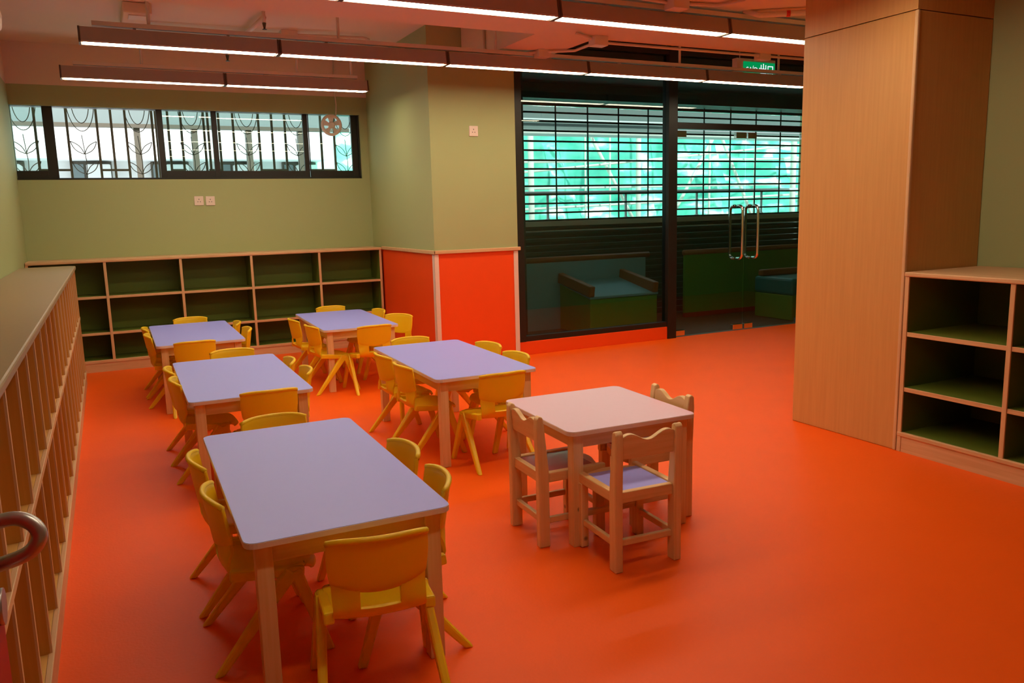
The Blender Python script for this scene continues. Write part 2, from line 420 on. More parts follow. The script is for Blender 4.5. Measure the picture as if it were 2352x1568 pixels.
# back shelf, front y=8.243
bs = thing('cubby_shelf', 'long low green cubby shelf under the window, along the back wall', 'shelf', (1, 8.4, 0))
YF = 8.243
part('backboard', B(-.655, 2.594, 8.565, 8.583, .10, 1.0), M['olive'], bs)
part('worktop', B(-.655, 2.594, YF - .012, 8.583, 1.008, 1.036), M['maple_x'], bs, bevel=.006)
part('kickboard', B(-.655, 2.594, YF, YF + .02, 0, .085), M['maple_x'], bs)
part('base_panel', MB().box(-.655, 2.594, YF + .012, 8.565, .085, .108), M['olive'], bs)
part('base_edge', B(-.655, 2.594, YF - .006, YF + .012, .083, .110), M['maple_x'], bs, bevel=.003)
for z in (.365, .70):
    s = part('shelf_board', B(-.65, 2.59, YF + .010, 8.565, z - .022, z), M['olive'], bs)
    part('shelf_edge', B(-.65, 2.59, YF + .002, YF + .010, z - .023, z + .001), M['maple_x'], s, bevel=.002, label='maple lipping of the green shelf board')
for x in (-.645, -.03, .616, 1.265, 1.936, 2.582):
    s = part('divider', B(x - .011, x + .011, YF + .006, 8.565, .108, 1.008), M['olive'], bs)
    part('divider_edge', B(x - .012, x + .012, YF - .004, YF + .006, .108, 1.008), M['maple_z'], s, bevel=.002, label='maple lipping of the green divider')

# left shelf, front x=-.257
ls = thing('cubby_shelf', 'long counter height cubby shelf with closely spaced dividers, along the left wall', 'shelf', (-.45, 4.5, 0))
XF, LY0, LY1 = -.257, .95, 7.72
part('countertop', MB().prism([(XL + .003, LY0), (XF - .02, LY0), (XF + .012, LY0 + .03), (XF + .012, LY1 - .05), (XF - .03, LY1 + .01), (XL + .003, LY1 + .01)],
     lambda u, v, w: (u, v, .985 + w), .03), M['counter'], ls, bevel=.007)
part('backboard', B(XL + .003, XL + .02, LY0, LY1, .1, .985), M['ply'], ls)
part('kickboard', B(XF - .02, XF, LY0, LY1, 0, .09), M['maple_y'], ls)
part('base_board', B(XL + .02, XF - .012, LY0, LY1, .09, .112), M['plyfloor'], ls)
part('base_edge', B(XF - .012, XF + .006, LY0, LY1, .088, .114), M['maple_y'], ls, bevel=.003)
part('shelf_board', B(XL + .02, XF - .012, LY0, LY1, .558, .58), M['plyfloor'], ls)
part('shelf_edge', B(XF - .012, XF + .002, LY0, LY1, .557, .581), M['maple_y'], ls, bevel=.002)
y = 1.05; 
while y < LY1 + .02:
    for z0, z1 in ((.112, .558), (.58, .985)):
        s = part('divider', B(XL + .02, XF - .006, y - .009, y + .009, z0, z1), M['ply'], ls)
        part('divider_edge', B(XF - .006, XF + .0, y - .009, y + .009, z0, z1), M['maple_z'], s)
    y += .3125
part('end_panel', B(XL + .003, XF + .0, LY1 - .018, LY1, 0, .985), M['ply'], ls)

# right shelf, front x=3.847
rs = thing('cubby_shelf', 'green cubby shelf with wooden edges against the right wall, beside the partition box', 'shelf', (4.1, 1.8, 0))
XR, RY0, RY1 = 3.847, .60, 2.918
part('worktop', B(XR - .012, 4.467, RY0, RY1, .975, 1.0), M['maple_y'], rs, bevel=.006)
part('backboard', B(4.45, 4.467, RY0, RY1, .09, .975), M['olive'], rs)
part('kickboard', B(XR, XR + .02, RY0, RY1, 0, .088), M['maple_y'], rs)
part('base_panel', B(XR + .012, 4.45, RY0, RY1, .088, .11), M['olive'], rs)
part('base_edge', B(XR - .008, XR + .012, RY0, RY1, .088, .113), M['maple_y'], rs, bevel=.005)
for z in (.365, .672):
    s = part('shelf_board', B(XR + .010, 4.45, RY0 + .01, RY1 - .01, z - .022, z), M['olive'], rs)
    part('shelf_edge', B(XR + .002, XR + .010, RY0 + .01, RY1 - .01, z - .023, z + .001), M['maple_y'], s, bevel=.002, label='maple lipping of the green shelf board')
for y in (RY1 - .012, 2.335, 1.755, 1.175, RY0 + .012):
    s = part('divider', B(XR + .006, 4.45, y - .011, y + .011, .11, .975), M['olive'], rs)
    part('divider_edge', B(XR - .004, XR + .006, y - .012, y + .012, 0 if y > 2.9 else .11, .975), M['maple_z'], s, bevel=.002, label='maple lipping of the green divider')

# ================================================================== TABLES
def rounded(w, l, r, n=5):
    o = []
    for cx, cy, a in ((w/2-r, l/2-r, 0), (-w/2+r, l/2-r, 90), (-w/2+r, -l/2+r, 180), (w/2-r, -l/2+r, 270)):
        for k in range(n + 1):
            t = R(a + 90 * k / n); o.append((cx + r * math.cos(t), cy + r * math.sin(t)))
    return o
def make_table(w, l, top, label, cat='table', group=None):
    t = thing('activity_table', label, cat, group=group)
    a = part('tabletop', MB().prism(rounded(w, l, .035), lambda u, v, q: (u, v, .482 + q), .017), M['edge'], t, bevel=.001)
    part('laminate', MB().prism(rounded(w - .003, l - .003, .034), lambda u, v, q: (u, v, .499 + q), .0015), top, a)
    i = .03
    ap = MB(); hx, hy = w/2 - i - .012, l/2 - i - .012
    part('apron', B(-hx + .02, hx - .02, -hy - .0, -hy + .02, .42, .482), M['pine_x'], t)
    part('apron', B(-hx + .02, hx - .02, hy - .02, hy, .42, .482), M['pine_x'], t)
    part('apron', B(-hx, -hx + .02, -hy + .03, hy - .03, .42, .482), M['pine_y'], t)
    part('apron', B(hx - .02, hx, -hy + .03, hy - .03, .42, .482), M['pine_y'], t)
    for sx in (-1, 1):
        for sy in (-1, 1):
            x, y = sx * (w/2 - i), sy * (l/2 - i)
            x0, x1 = sorted((x, x - sx * .048)); y0, y1 = sorted((y, y - sy * .048))
            part('leg', B(x0 + .0, x1, y0, y1, 0, .4819), M['pine_z'], t, bevel=.003)
    return t
TT = {'near': (.5707, 2.79, -.93, 'nearest lavender table, in the foreground of the left row'),
      'mid': (.5933, 4.706, -.66, 'lavender table in the middle of the left row'),
      'far': (.5545, 6.7097, -.41, 'farthest lavender table of the left row, close to the back shelf'),
      'back': (1.7635, 6.7591, -1.73, 'lavender table beside the orange column at the back'),
      'right': (1.8175, 4.5314, -1.22, 'lavender table standing behind the small pink table')}
WT, LT = .607, 1.238
proto_t = None
for k, (x, y, r, lab) in TT.items():
    if proto_t is None: proto_t = t = make_table(WT, LT, M['lav'], lab, group='lavender topped classroom tables')
    else: t = copy_tree(proto_t); t['label'] = lab
    t.location = (x, y, 0); t.rotation_euler = (0, 0, R(r))
st = make_table(.622, .651, M['pink'], 'small square table with pale pink top and pine legs')
st.name = 'square_table'; st.location = (1.9002, 2.9784, 0); st.rotation_euler = (0, 0, R(-2.28))

# ================================================================== YELLOW PLASTIC CHAIR
def lerp_path(P, t):
    n = len(P) - 1; f = min(max(t, 0), .99999) * n; i = int(f); a = f - i
    p0, p1, p2, p3 = P[max(i-1, 0)], P[i], P[min(i+1, n)], P[min(i+2, n)]
    q = []
    for k in range(len(p1)):
        q.append(.5 * (2*p1[k] + (p2[k]-p0[k])*a + (2*p0[k]-5*p1[k]+4*p2[k]-p3[k])*a*a + (3*p1[k]-p0[k]-3*p2[k]+p3[k])*a**3))
    return q
def make_chair():
    c = thing('plastic_chair', 'x', 'chair')
    # backrest: shallow shell wrapping forward at the sides
    rows = []; NU, NV = 16, 8
    for j in range(NV + 1):
        v = j / NV; row = []
        for i in range(NU + 1):
            u = -1 + 2 * i / NU
            zt = .524 - .012 * abs(u) ** 4; zb = .366 + .026 * abs(u) ** 2.2
            z = zb + (zt - zb) * v
            hw = .137 - .006 * (1 - v) + .004 * math.sin(math.pi * v)
            yy = -.128 - .024 * (z - .37) / .155 + .036 * u * u + .004 * u ** 6
            row.append((u * hw, yy, z))
        rows.append(row)
    m = MB().grid(rows)
    bk = part('backrest', m, M['yellow'], c, solid=.013, bevel=.004)
    rim = [(rows[-1][i][0], rows[-1][i][1] - .002, rows[-1][i][2] + .001) for i in range(NU + 1)]
    part('rim', MB().tube(rim, .0095, 8), M['yellow'], bk, smooth=True)
    # seat shell: neck, scoop and front lip, with the hand slot under the backrest
    P = [(-.131, .395, .128), (-.130, .372, .128), (-.126, .335, .128), (-.115, .303, .128), (-.088, .281, .130), (-.03, .271, .134),
         (.05, .273, .140), (.12, .279, .142), (.155, .275, .136), (.170, .258, .125)]
    rows = []; NS = 22
    for j in range(NS + 1):
        yv, zv, hw = lerp_path(P, j / NS); row = []
        neck = max(0, min(1, (zv - .285) / .08)) if yv < -.05 else 0
        for i in range(15):
            u = -1 + 2 * i / 14
            y = yv + .036 * u * u * neck - (.025 * abs(u) ** 3 if yv > .12 else 0)
            z = zv + (.010 * u * u * (1 - neck)) - (.006 * abs(u) ** 4 if yv > .1 else 0)
            row.append((u * hw, y, z))
        rows.append(row)
    m = MB().grid(rows, skip=lambda j, i: (2 <= j <= 5) and (4 <= i <= 9))
    part('seat', m, M['yellow'], c, solid=.011, bevel=.003)
    for s in (-1, 1):
        part('side_rail', MB().beam((s * .140, -.108, .297), (s * .146, .115, .270), (.030, .035), (.030, .030)), M['yellow'], c, bevel=.006)
        ap = (s * .151, .085, .279)
        part('leg', MB().beam(ap, (s * .178, .175, 0.0), (.040, .028), (.030, .024), ref=(1, 0, 0)), M['yellow'], c, bevel=.006)
        part('leg', MB().beam((s * .151, .075, .279), (s * .176, -.165, 0.0), (.048, .030), (.038, .025), ref=(1, 0, 0)), M['yellow'], c, bevel=.007)
    for o in kids(c):
        if o.name.startswith('leg'):
            # feet cut level with the floor
            for v in o.data.vertices:
                if v.co.z < .03: v.co.z = 0
    return c
pc = make_chair()
# (x, y, heading in degrees: 0 faces away from the camera (+y), label)
CH = [
 (.345, 3.02, -90, 'yellow chair left of the nearest lavender table, farther of its two'),
 (.35, 2.60, -90, 'yellow chair left of the nearest lavender table, closer of its two'),
 (.80, 2.76, 94, 'yellow chair right of the nearest lavender table, farther of its two'),
 (.785, 2.41, 81, 'yellow chair right of the nearest lavender table, closer of its two'),
 (.60, 2.13, -9, 'yellow chair at the near end of the nearest lavender table, back turned to the viewer'),
 (.575, 3.36, 180, 'yellow chair at the far end of the nearest lavender table, only its back top showing'),
 (.385, 4.96, -90, 'yellow chair left of the middle table of the left row, farther of its two'),
 (.39, 4.60, -90, 'yellow chair left of the middle table of the left row, closer of its two'),
 (.80, 4.89, 86, 'yellow chair right of the middle table of the left row, farther of its two'),
 (.82, 4.53, 86, 'yellow chair right of the middle table of the left row, closer of its two'),
 (.66, 4.17, -1, 'yellow chair at the near end of the middle table of the left row'),
 (.67, 5.33, 180, 'yellow chair at the far end of the middle table of the left row'),
 (.345, 6.98, -90, 'yellow chair left of the farthest table of the left row, nearer the back shelf'),
 (.345, 6.56, -90, 'yellow chair left of the farthest table of the left row, closer to the viewer'),
 (.78, 6.93, 86, 'yellow chair right of the farthest table of the left row, nearer the back shelf'),
 (.795, 6.48, 90, 'yellow chair right of the farthest table of the left row, closer to the viewer'),
 (.49, 6.13, 2, 'yellow chair at the near end of the farthest table of the left row'),
 (.595, 7.36, 180, 'yellow chair at the far end of the farthest table of the left row'),
 (1.465, 6.80, -86, 'yellow chair left of the table beside the column, nearer the back shelf'),
 (1.50, 6.32, -82, 'yellow chair left of the table beside the column, closer to the viewer'),
 (2.03, 6.98, 95, 'yellow chair right of the table beside the column, mostly hidden, nearer the back shelf'),
 (2.09, 6.46, 128, 'yellow chair pulled askew at the right corner of the table beside the column'),
 (1.80, 6.13, 3, 'yellow chair at the near end of the table beside the column'),
 (1.84, 7.40, 180, 'yellow chair at the far end of the table beside the column'),
 (1.575, 4.71, -88, 'yellow chair left of the table behind the small pink table, farther of its two'),
 (1.57, 4.33, -88, 'yellow chair left of the table behind the small pink table, closer of its two'),
 (2.06, 4.68, 102, 'yellow chair right of the table behind the small pink table, farther of its two'),
 (2.04, 4.25, 98, 'yellow chair right of the table behind the small pink table, closer of its two'),
 (1.83, 3.91, 1, 'yellow chair at the near end of the table behind the small pink table'),
 (1.82, 5.11, 180, 'yellow chair at the far end of the table behind the small pink table'),
]
for k, (x, y, a, lab) in enumerate(CH):
    c = pc if k == 0 else copy_tree(pc)
    c.location = (x, y, 0); c.rotation_euler = (0, 0, R(a))
    props(c, lab, 'chair', 'yellow plastic chairs around the lavender tables')

# ================================================================== WOODEN CHAIRS
def make_wooden(seatmat):
    c = thing('wooden_chair', 'x', 'chair')
    hw, yb2, yf = .150, -.14, .14
    for s in (-1, 1):
        x0, x1 = sorted((s * hw, s * (hw - .034)))
        ou = [(yb2 - .018, 0), (yb2 + .030, 0), (yb2 + .030, .32), (yb2 + .010, .52), (yb2 + .005, .553), (yb2 - .010, .560), (yb2 - .022, .548), (yb2 - .024, .50), (yb2 - .018, .30)]
        part('back_post', MB().prism(ou, lambda u, v, w: (x0 + w, u, v), x1 - x0), M['pine_z'], c, bevel=.005)
        part('leg', B(x0, x1, yf - .03, yf + .014, 0.004, .278), M['pine_z'], c, bevel=.004)
        part('side_rail', B(x0 + .003, x1 - .003, yb2 + .03, yf + .020, .275, .318), M['pine_y'], c, bevel=.005)
        part('stretcher', B(x0 + .008, x1 - .008, yb2 + .03, yf - .03, .098, .124), M['pine_y'], c, bevel=.003)
        for yy in (yb2 + .005, yf - .008):
            part('foot_pad', B(x0 + .007, x1 - .007, yy - .01, yy + .01, 0, .004), M['foot'], c)
    # wavy head rail
    pts = []; N = 24; iw = hw - .034
    for k in range(N + 1):
        u = -1 + 2 * k / N
        pts.append((u * iw, .528 - .015 * math.cos(math.pi * u / .72)))
    pts += [(iw, .445), (-iw, .445)]
    part('head_rail', MB().prism(pts, lambda u, v, w: (u, yb2 - .010 + w - (v - .445) * .07, v), .022), M['pine_x'], c, bevel=.003)
    part('back_rail', B(-iw, iw, yb2 - .005, yb2 + .02, .272, .316), M['pine_x'], c, bevel=.003)
    fr_ = MB().prism([(-iw, yf - .012)] + [(-iw + 2 * iw * k / 10, yf + .012 - .012 * math.cos(2 * math.pi * k / 10)) for k in range(1, 10)] + [(iw, yf - .012), (iw, yf - .03), (-iw, yf - .03)],
                      lambda u, v, w: (u, v, .275 + w), .036)
    part('front_rail', fr_, M['pine_x'], c, bevel=.003)
    part('seat', B(-iw - .001, iw + .001, yb2 + .02, yf - .022, .300, .312), seatmat, c)
    part('stretcher', B(-iw, iw, yb2 + .0, yb2 + .02, .098, .124), M['pine_x'], c, bevel=.003)
    part('stretcher', B(-iw, iw, yf - .02, yf, .13, .154), M['pine_x'], c, bevel=.003)
    return c
w = make_wooden(M['lav']); w.location = (1.775, 2.555, 0); w.rotation_euler = (0, 0, R(-3))
props(w, 'wooden chair with lavender seat, back turned, nearest at the small pink table', 'chair', 'wooden chairs around the small pink table')
w = make_wooden(M['redseat']); w.location = (1.645, 2.90, 0); w.rotation_euler = (0, 0, R(-92))
props(w, 'wooden chair with dark pink seat on the left side of the small pink table', 'chair', 'wooden chairs around the small pink table')
w = make_wooden(M['redseat']); w.location = (2.098, 2.885, 0); w.rotation_euler = (0, 0, R(87))
props(w, 'wooden chair tucked in on the right, far side of the small pink table', 'chair', 'wooden chairs around the small pink table')

# ================================================================== CEILING LAMPS
def lamp(x0, x1, y, lab, grp, z=2.5):
    t = thing('hanging_lamp', lab, 'lamp', ((x0 + x1) / 2, y, z), group=grp)
    g = .014
    o = [(-.062, .008), (-.055, 0), (-.050, 0), (-.050, .012), (.050, .012), (.050, 0), (.055, 0), (.062, .008), (.045, .096), (-.045, .096)]
    part('housing', MB().prism(o, lambda u, v, w: (x0 + g + w, y + u, z + v), x1 - x0 - 2 * g), M['lamp'], t, bevel=.002)
    part('diffuser', B(x0 + g + .012, x1 - g - .012, y - .0495, y + .0495, z + .002, z + .012), M['tube'], t, label='glowing white tube cover')
    for a in (x0 + .002, x1 - g):
        part('end_cap', MB().prism([(-.064, .006), (-.056, -.002), (.056, -.002), (.064, .006), (.046, .098), (-.046, .098)],
             lambda u, v, w: (a + w, y + u, z + v), .012), M['lampend'], t)
    part('mounting_clip', B((x0 + x1) / 2 - .30, (x0 + x1) / 2 - .28, y - .015, y + .015, z + .096, z + .108), M['pipe'], t)
    part('mounting_clip', B((x0 + x1) / 2 + .28, (x0 + x1) / 2 + .30, y - .015, y + .015, z + .096, z + .108), M['pipe'], t)
    return t
R2 = [-.035, 1.21, 2.475, 3.745, 5.01, 6.28]
nm = ['leftmost', 'second from left', 'third from left', 'fourth from left', 'fifth, partly hidden by the wooden partition']
for i in range(5): lamp(R2[i], R2[i+1], 5.99, 'fluorescent lamp in the long middle row, ' + nm[i], 'lamps in the middle row')
for i, (a, b) in enumerate(((-.20, 1.04), (1.04, 2.30))):
    lamp(a, b, 7.48, 'fluorescent lamp in the short row near the back window, ' + ('left one' if i == 0 else 'right one'), 'lamps in the row near the window')
for i, (a, b) in enumerate(((-.06, 1.23), (1.23, 2.52), (2.52, 3.82), (3.82, 5.10))):
    lamp(a, b, 4.36, 'fluorescent lamp in the front row, ' + ('outside the frame', 'cut by the top edge of the photo', 'the middle one wholly in view', 'running in behind the wooden partition')[i], 'lamps in the front row')
for i, (a, b) in enumerate(((1.05, 2.30), (2.30, 3.55))):
    lamp(a, b, 2.86, 'fluorescent lamp overhead before the front row, out of view, ' + ('left', 'right')[i], 'lamps overhead out of view')

lamp(.25, 1.5, 1.33, 'added fluorescent lamp overhead close to the viewpoint, out of view, brightening the near chairs', 'lamps overhead out of view')  # unseen lamp added to lift the light on the near chair backs

def trunk(x0, x1, y, lab, z=2.608):
    t = thing('cable_trunking', lab, 'trunking', ((x0 + x1) / 2, y, z))
    part('channel', B(x0, x1, y - .022, y + .022, z, z + .028), M['pipe'], t, bevel=.002)
    return t
def drop(t, x, y, z0=2.64, z1=ZC, r=.011):
    part('drop_rod', MB().tube([(x, y, z0 - .01), (x, y, z1)], r, 8), M['pipe'], t)
t2 = trunk(.05, 6.3, 5.97, 'cream cable channel above the middle lamp row')
for x in (.385, 1.64, 2.95 - .05, 4.72, 5.9): drop(t2, x, 5.97)
t3 = trunk(-.1, 2.2, 7.46, 'cream cable channel above the lamp row near the window')
for x in (.40, 1.66, 2.15): drop(t3, x, 7.46)
t1 = trunk(.6, 5.0, 4.34, 'cream cable channel above the front lamp row')
drop(t1, 4.02, 4.34, z1=2.65); drop(t1, 1.9, 4.34, z1=2.65)
tz = trunk(.3, 1.45, 1.31, 'cream cable channel above the added lamp close to the viewpoint')
drop(tz, .5, 1.31); drop(tz, 1.2, 1.31)
t0 = trunk(1.1, 3.5, 2.84, 'cream cable channel overhead before the front lamp row')
drop(t0, 1.5, 2.84); drop(t0, 3., 2.84)

# conduits and boxes on the ceiling
cd = thing('ceiling_conduit', 'thin cream conduit loop on the recessed ceiling over the left row', 'conduit', (1.3, 7.3, 2.95))
part('pipe', MB().tube([(.42, 7.47, 2.935), (1.2, 7.42, 2.935), (2.22, 7.27, 2.935), (2.29, 7.33, 2.935), (2.27, 7.46, 2.935), (2.20, 7.55, 2.935)], .012, 8), M['pipe'], cd, smooth=True)
part('junction_box', B(1.52, 1.66, 7.34, 7.45, 2.91, 2.97), M['pipe'], cd, bevel=.004)
part('junction_box', B(.38, .44, 7.43, 7.52, 2.915, 2.97), M['pipe'], cd, bevel=.004)
bx = thing('ceiling_box', 'white rectangular box on the ceiling above the left end of the middle lamps', 'box', (.35, 7.15, 2.9))
part('body', B(.27, .47, 6.8, 7.45, 2.89, 2.968), M['ceil'], bx, bevel=.01)
part('lens', B(.31, .43, 6.86, 7.0, 2.883, 2.89), M['plate'], bx, bevel=.003)
def sprinkler(x, y, lab, z=ZC, pend=.14, pipe_to=None):
    s = thing('sprinkler', lab, 'sprinkler', (x, y, z - pend))
    part('pipe', MB().tube([(x, y, z), (x, y, z - pend + .05)], .014, 8), M['pipe'], s)
    part('head', MB().tube([(x, y, z - pend + .05), (x, y, z - pend + .02), (x, y, z - pend + .008), (x, y, z - pend)], [.016, .010, .007, .020], 10), M['bronze'], s)
    if pipe_to: part('branch_pipe', MB().tube([(x, y, z - .05), pipe_to], .020, 10), M['pipe'], s, smooth=True)
    return s
sprinkler(1.27, 6.75, 'sprinkler head on a slanting branch pipe above the middle lamps', pipe_to=(1.22, 7.55, 2.92))
sprinkler(1.10, 7.62, 'sprinkler head above the lamps near the window', pend=.24)
sprinkler(4.24, 5.50, 'small sprinkler head under the wide beam near the glass screen', z=2.97, pend=.30)
cd2 = thing('ceiling_conduit', 'cream conduit with two square boxes under the short column beam', 'conduit', (3.2, 5.6, 2.64))
part('pipe', MB().tube([(2.93, 6.25, 2.97), (2.93, 6.25, 2.70), (2.95, 6.2, 2.632), (3.22, 5.93, 2.632), (3.50, 5.75, 2.632), (3.49, 5.5, 2.632), (3.40, 5.33, 2.632), (3.18, 5.20, 2.632)], .011, 8), M['pipe'], cd2, smooth=True)
part('junction_box', B(3.23, 3.34, 5.86, 5.95, 2.59, 2.65), M['pipe'], cd2, bevel=.004)
part('junction_box', B(3.38, 3.50, 5.27, 5.36, 2.58, 2.65), M['pipe'], cd2, bevel=.004)
cd3 = thing('ceiling_conduit', 'cream conduit along the far edge of the wide beam', 'conduit', (5, 5.42, 2.66))
part('pipe', MB().tube([(3.50, 5.425, 2.635), (5.1, 5.425, 2.635), (7.1, 5.425, 2.635)], .011, 8), M['pipe'], cd3)
part('junction_box', B(5.13, 5.25, 5.40, 5.48, 2.60, 2.66), M['pipe'], cd3, bevel=.004)
cd4 = thing('ceiling_conduit', 'cream conduit and square boxes at the top edge above the front lamps', 'conduit', (3.4, 4.2, 2.64))
part('pipe', MB().tube([(2.9, 4.22, 2.635), (3.30, 4.26, 2.635), (3.62, 4.20, 2.635), (3.68, 4.02, 2.635)], .011, 8), M['pipe'], cd4, smooth=True)
part('junction_box', B(3.26, 3.38, 4.18, 4.28, 2.59, 2.65), M['pipe'], cd4, bevel=.004)
pp = thing('sprinkler_pipe', 'thick cream sprinkler pipe with a red band near the partition box', 'pipe', (4.15, 4.2, 2.62))
part('pipe', MB().tube([(3.93, 4.30, 2.655), (4.0, 4.235, 2.615), (4.55, 3.86, 2.615)], .019, 12), M['pipe'], pp, smooth=True)
part('band', MB().tube([(4.145, 4.136, 2.615), (4.165, 4.122, 2.615)], .0205, 14), M['redband'], pp, label='red band around the pipe')

# exit sign
ex = thing('exit_sign', 'hanging green exit sign with white lettering, half hidden behind the middle lamps', 'sign', (5.9, 6.3, 2.6))
part('housing', B(5.655, 6.155, 6.27, 6.34, 2.605, 2.795), M['pipe'], ex, bevel=.004)
part('face', B(5.735, 6.142, 6.262, 6.271, 2.635, 2.765), M['exitgreen'], ex)
for x in (5.72, 6.09): part('hanger', MB().tube([(x, 6.305, 2.79), (x, 6.305, 2.97)], .005, 6), M['pipe'], ex)
def ext_text(body, x, z, size, parent, y=6.2605):
    cu = bpy.data.curves.new('lettering', 'FONT'); cu.body = body; cu.size = size; cu.extrude = .001
    ob = bpy.data.objects.new('tmp', cu); COL.objects.link(ob)
    dg = bpy.context.evaluated_depsgraph_get(); me = bpy.data.meshes.new_from_object(ob.evaluated_get(dg))
    bpy.data.objects.remove(ob)
    o = bpy.data.objects.new('lettering', me); COL.objects.link(o); o.parent = parent
    o.location = Vector((x, y, z)) - OFF[parent.name]; o.rotation_euler = (R(90), 0, 0)
    me.materials.clear(); me.materials.append(M['exitwhite']); return o
ext_text('SA\u00cdDA', 5.765, 2.665, .072, ex)
g = MB()
def st_(x0, x1, z0, z1): g.box(x0, x1, 6.2595, 6.262, z0, z1)
gx = 5.955; z0 = 2.655; hz = .095
st_(gx, gx + .009, z0 + .045, z0 + hz * .92); st_(gx + .030, gx + .039, z0, z0 + hz + .004); st_(gx + .060, gx + .069, z0 + .045, z0 + hz * .92)
st_(gx, gx + .069, z0 + .043, z0 + .052); st_(gx - .003, gx + .006, z0, z0 + .038); st_(gx + .063, gx + .072, z0, z0 + .038); st_(gx - .003, gx + .072, z0, z0 + .009)
gx = 6.045
st_(gx, gx + .009, z0, z0 + hz * .85); st_(gx + .062, gx + .071, z0, z0 + hz * .85); st_(gx, gx + .071, z0 + hz * .85 - .009, z0 + hz * .85); st_(gx, gx + .071, z0 + .008, z0 + .017)
part('lettering', g, M['exitwhite'], ex)

# AC unit high on the left wall
ac = thing('air_conditioner', 'white wall air conditioner cut by the upper left edge of the photo', 'air conditioner', (-.5, 4.4, 2.3))
part('body', MB().prism([(XL + .004, 2.30), (-.40, 2.30), (-.362, 2.335), (-.355, 2.40), (-.38, 2.55), (XL + .004, 2.56)], lambda u, v, q: (u, 4.0 + q, v), .885), M['plate'], ac, bevel=.006)
part('louvre', B(-.50, -.385, 4.05, 4.83, 2.292, 2.300), M['greydark'], ac)

# wall sockets
def socket(cx, cz, y, lab):
    t = thing('wall_socket', lab, 'socket', (cx, y, cz), group=None)
    part('plate', B(cx - .043, cx + .043, y - .010, y, cz - .045, cz + .045), M['plate'], t, bevel=.003)
    for dx, dz, a, b in ((0, .014, .003, .005), (-.011, -.010, .004, .003), (.011, -.010, .004, .003)):
        part('pin_hole', B(cx + dx - a, cx + dx + a, y - .0108, y - .0098, cz + dz - b, cz + dz + b), M['hole'], t)
socket(.862, 1.555, YB, 'white three pin socket on the green wall under the window, left of the pair')
socket(.968, 1.553, YB, 'white three pin socket on the green wall under the window, right of the pair')
socket(3.033, 2.092, YC, 'single white three pin socket high on the column')

# vent fan in the window
fx, fz, fy = 2.226, 2.312, YB - .02
vf = thing('vent_fan', 'round cream ventilation fan in the ribbon window near the column', 'fan', (fx, fy, fz))
ring = [(fx + .096 * math.cos(t), fy, fz + .096 * math.sin(t)) for t in [2*math.pi*k/32 for k in range(32)]]
part('ring', MB().tube(ring, .016, 10, closed=True), M['plate'], vf, smooth=True)
part('hub', MB().tube([(fx, fy - .03, fz), (fx, fy - .024, fz), (fx, fy + .03, fz)], [.022, .036, .036], 20), M['plate'], vf, smooth=False)
bl = MB()
for k in range(5):
    a = 2 * math.pi * k / 5 + .4
    q = []
    for r_, da in ((.03, -.45), (.088, -.42), (.088, .28), (.03, .45)):
        q.append((fx + r_ * math.cos(a + da), fy + .012 * (1 if da > 0 else -1), fz + r_ * math.sin(a + da)))
    v = [bl.bm.verts.new(p) for p in q] + [bl.bm.verts.new((p[0], p[1] + .004, p[2])) for p in q]
    for f in ((0,1,2,3),(7,6,5,4),(0,4,5,1),(1,5,6,2),(2,6,7,3),(3,7,4,0)): bl.bm.faces.new([v[i] for i in f])
part('blades', bl, M['plate'], vf)
part('cord', MB().tube([(2.275, fy - .01, 2.40), (2.285, fy - .01, 2.52), (2.27, fy - .015, 2.7), (2.28, fy - .015, 2.97)], .006, 6), M['pipe'], vf, smooth=True)

# ================================================================== RED DOOR LEAF WITH STEEL HANDLE (near left)
dr = thing('door_3', 'dark red door leaf standing open at the near left edge', None, (-.19, .7, 0), kind='structure')
part('leaf', B(-.196, -.156, .22, 1.112, .01, 2.1), M['reddoor'], dr, bevel=.003)
def arc(pts, n=6):
    o = []
    for i in range(len(pts) - 1):
        for k in range(n): o.append(lerp_path(pts, (i + k / n) / (len(pts) - 1)))
    o.append(pts[-1]); return o
part('handle', MB().tube(arc([(-.195, 1.125, 1.006), (-.165, 1.135, 1.012), (-.135, 1.13, 1.017), (-.116, 1.122, 1.010), (-.108, 1.116, .996), (-.114, 1.114, .982), (-.130, 1.12, .970), (-.165, 1.13, .959), (-.195, 1.12, .956)]), .0092, 14),
     M['steel'], dr, smooth=True, label='grey steel loop handle')
part('rose', MB().tube([(-.158, 1.085, .925), (-.150, 1.085, .925)], .022, 20), M['steel'], dr)

# ================================================================== CORRIDOR FURNITURE
bp = thing('low_screen', 'dusty blue low screen with wooden top rail seen through the fixed pane', 'screen', (5, 8.1, 0))
part('board', B(3.62, 5.89, 8.08, 8.12, 0, .78), M['blue'], bp)
part('top_rail', MB().tube([(3.62, 8.1, .81), (5.95, 8.1, .81)], .034, 12), M['rail_wood'], bp, smooth=True)
gp = thing('low_screen', 'green low screen with wooden top rail seen through the glass doors', 'screen', (7.4, 8.0, 0))
part('board', B(6.43, 9.2, 7.99, 8.03, .04, .78), M['gpanel'], gp)
part('top_rail', MB().tube([(6.42, 8.01, .81), (9.2, 8.01, .81)], .034, 12), M['rail_wood'], gp, smooth=True)
part('kickboard', B(6.43, 9.2, 7.975, 8.03, 0, .055), M['red'], gp)
bn = thing('play_bench', 'green play bench with two wooden rollers behind the fixed pane', 'bench', (5.1, 7.7, 0))
part('body', MB().prism([(7.40, 0), (8.06, 0), (8.06, .53), (7.40, .40)], lambda u, v, q: (4.66 + q, u, v), .90), M['gpanel'], bn, bevel=.01)
part('seat_pad', MB().prism([(7.39, .40), (8.06, .53), (8.06, .56), (7.39, .43)], lambda u, v, q: (4.65 + q, u, v), .92), M['blue'], bn, bevel=.008)
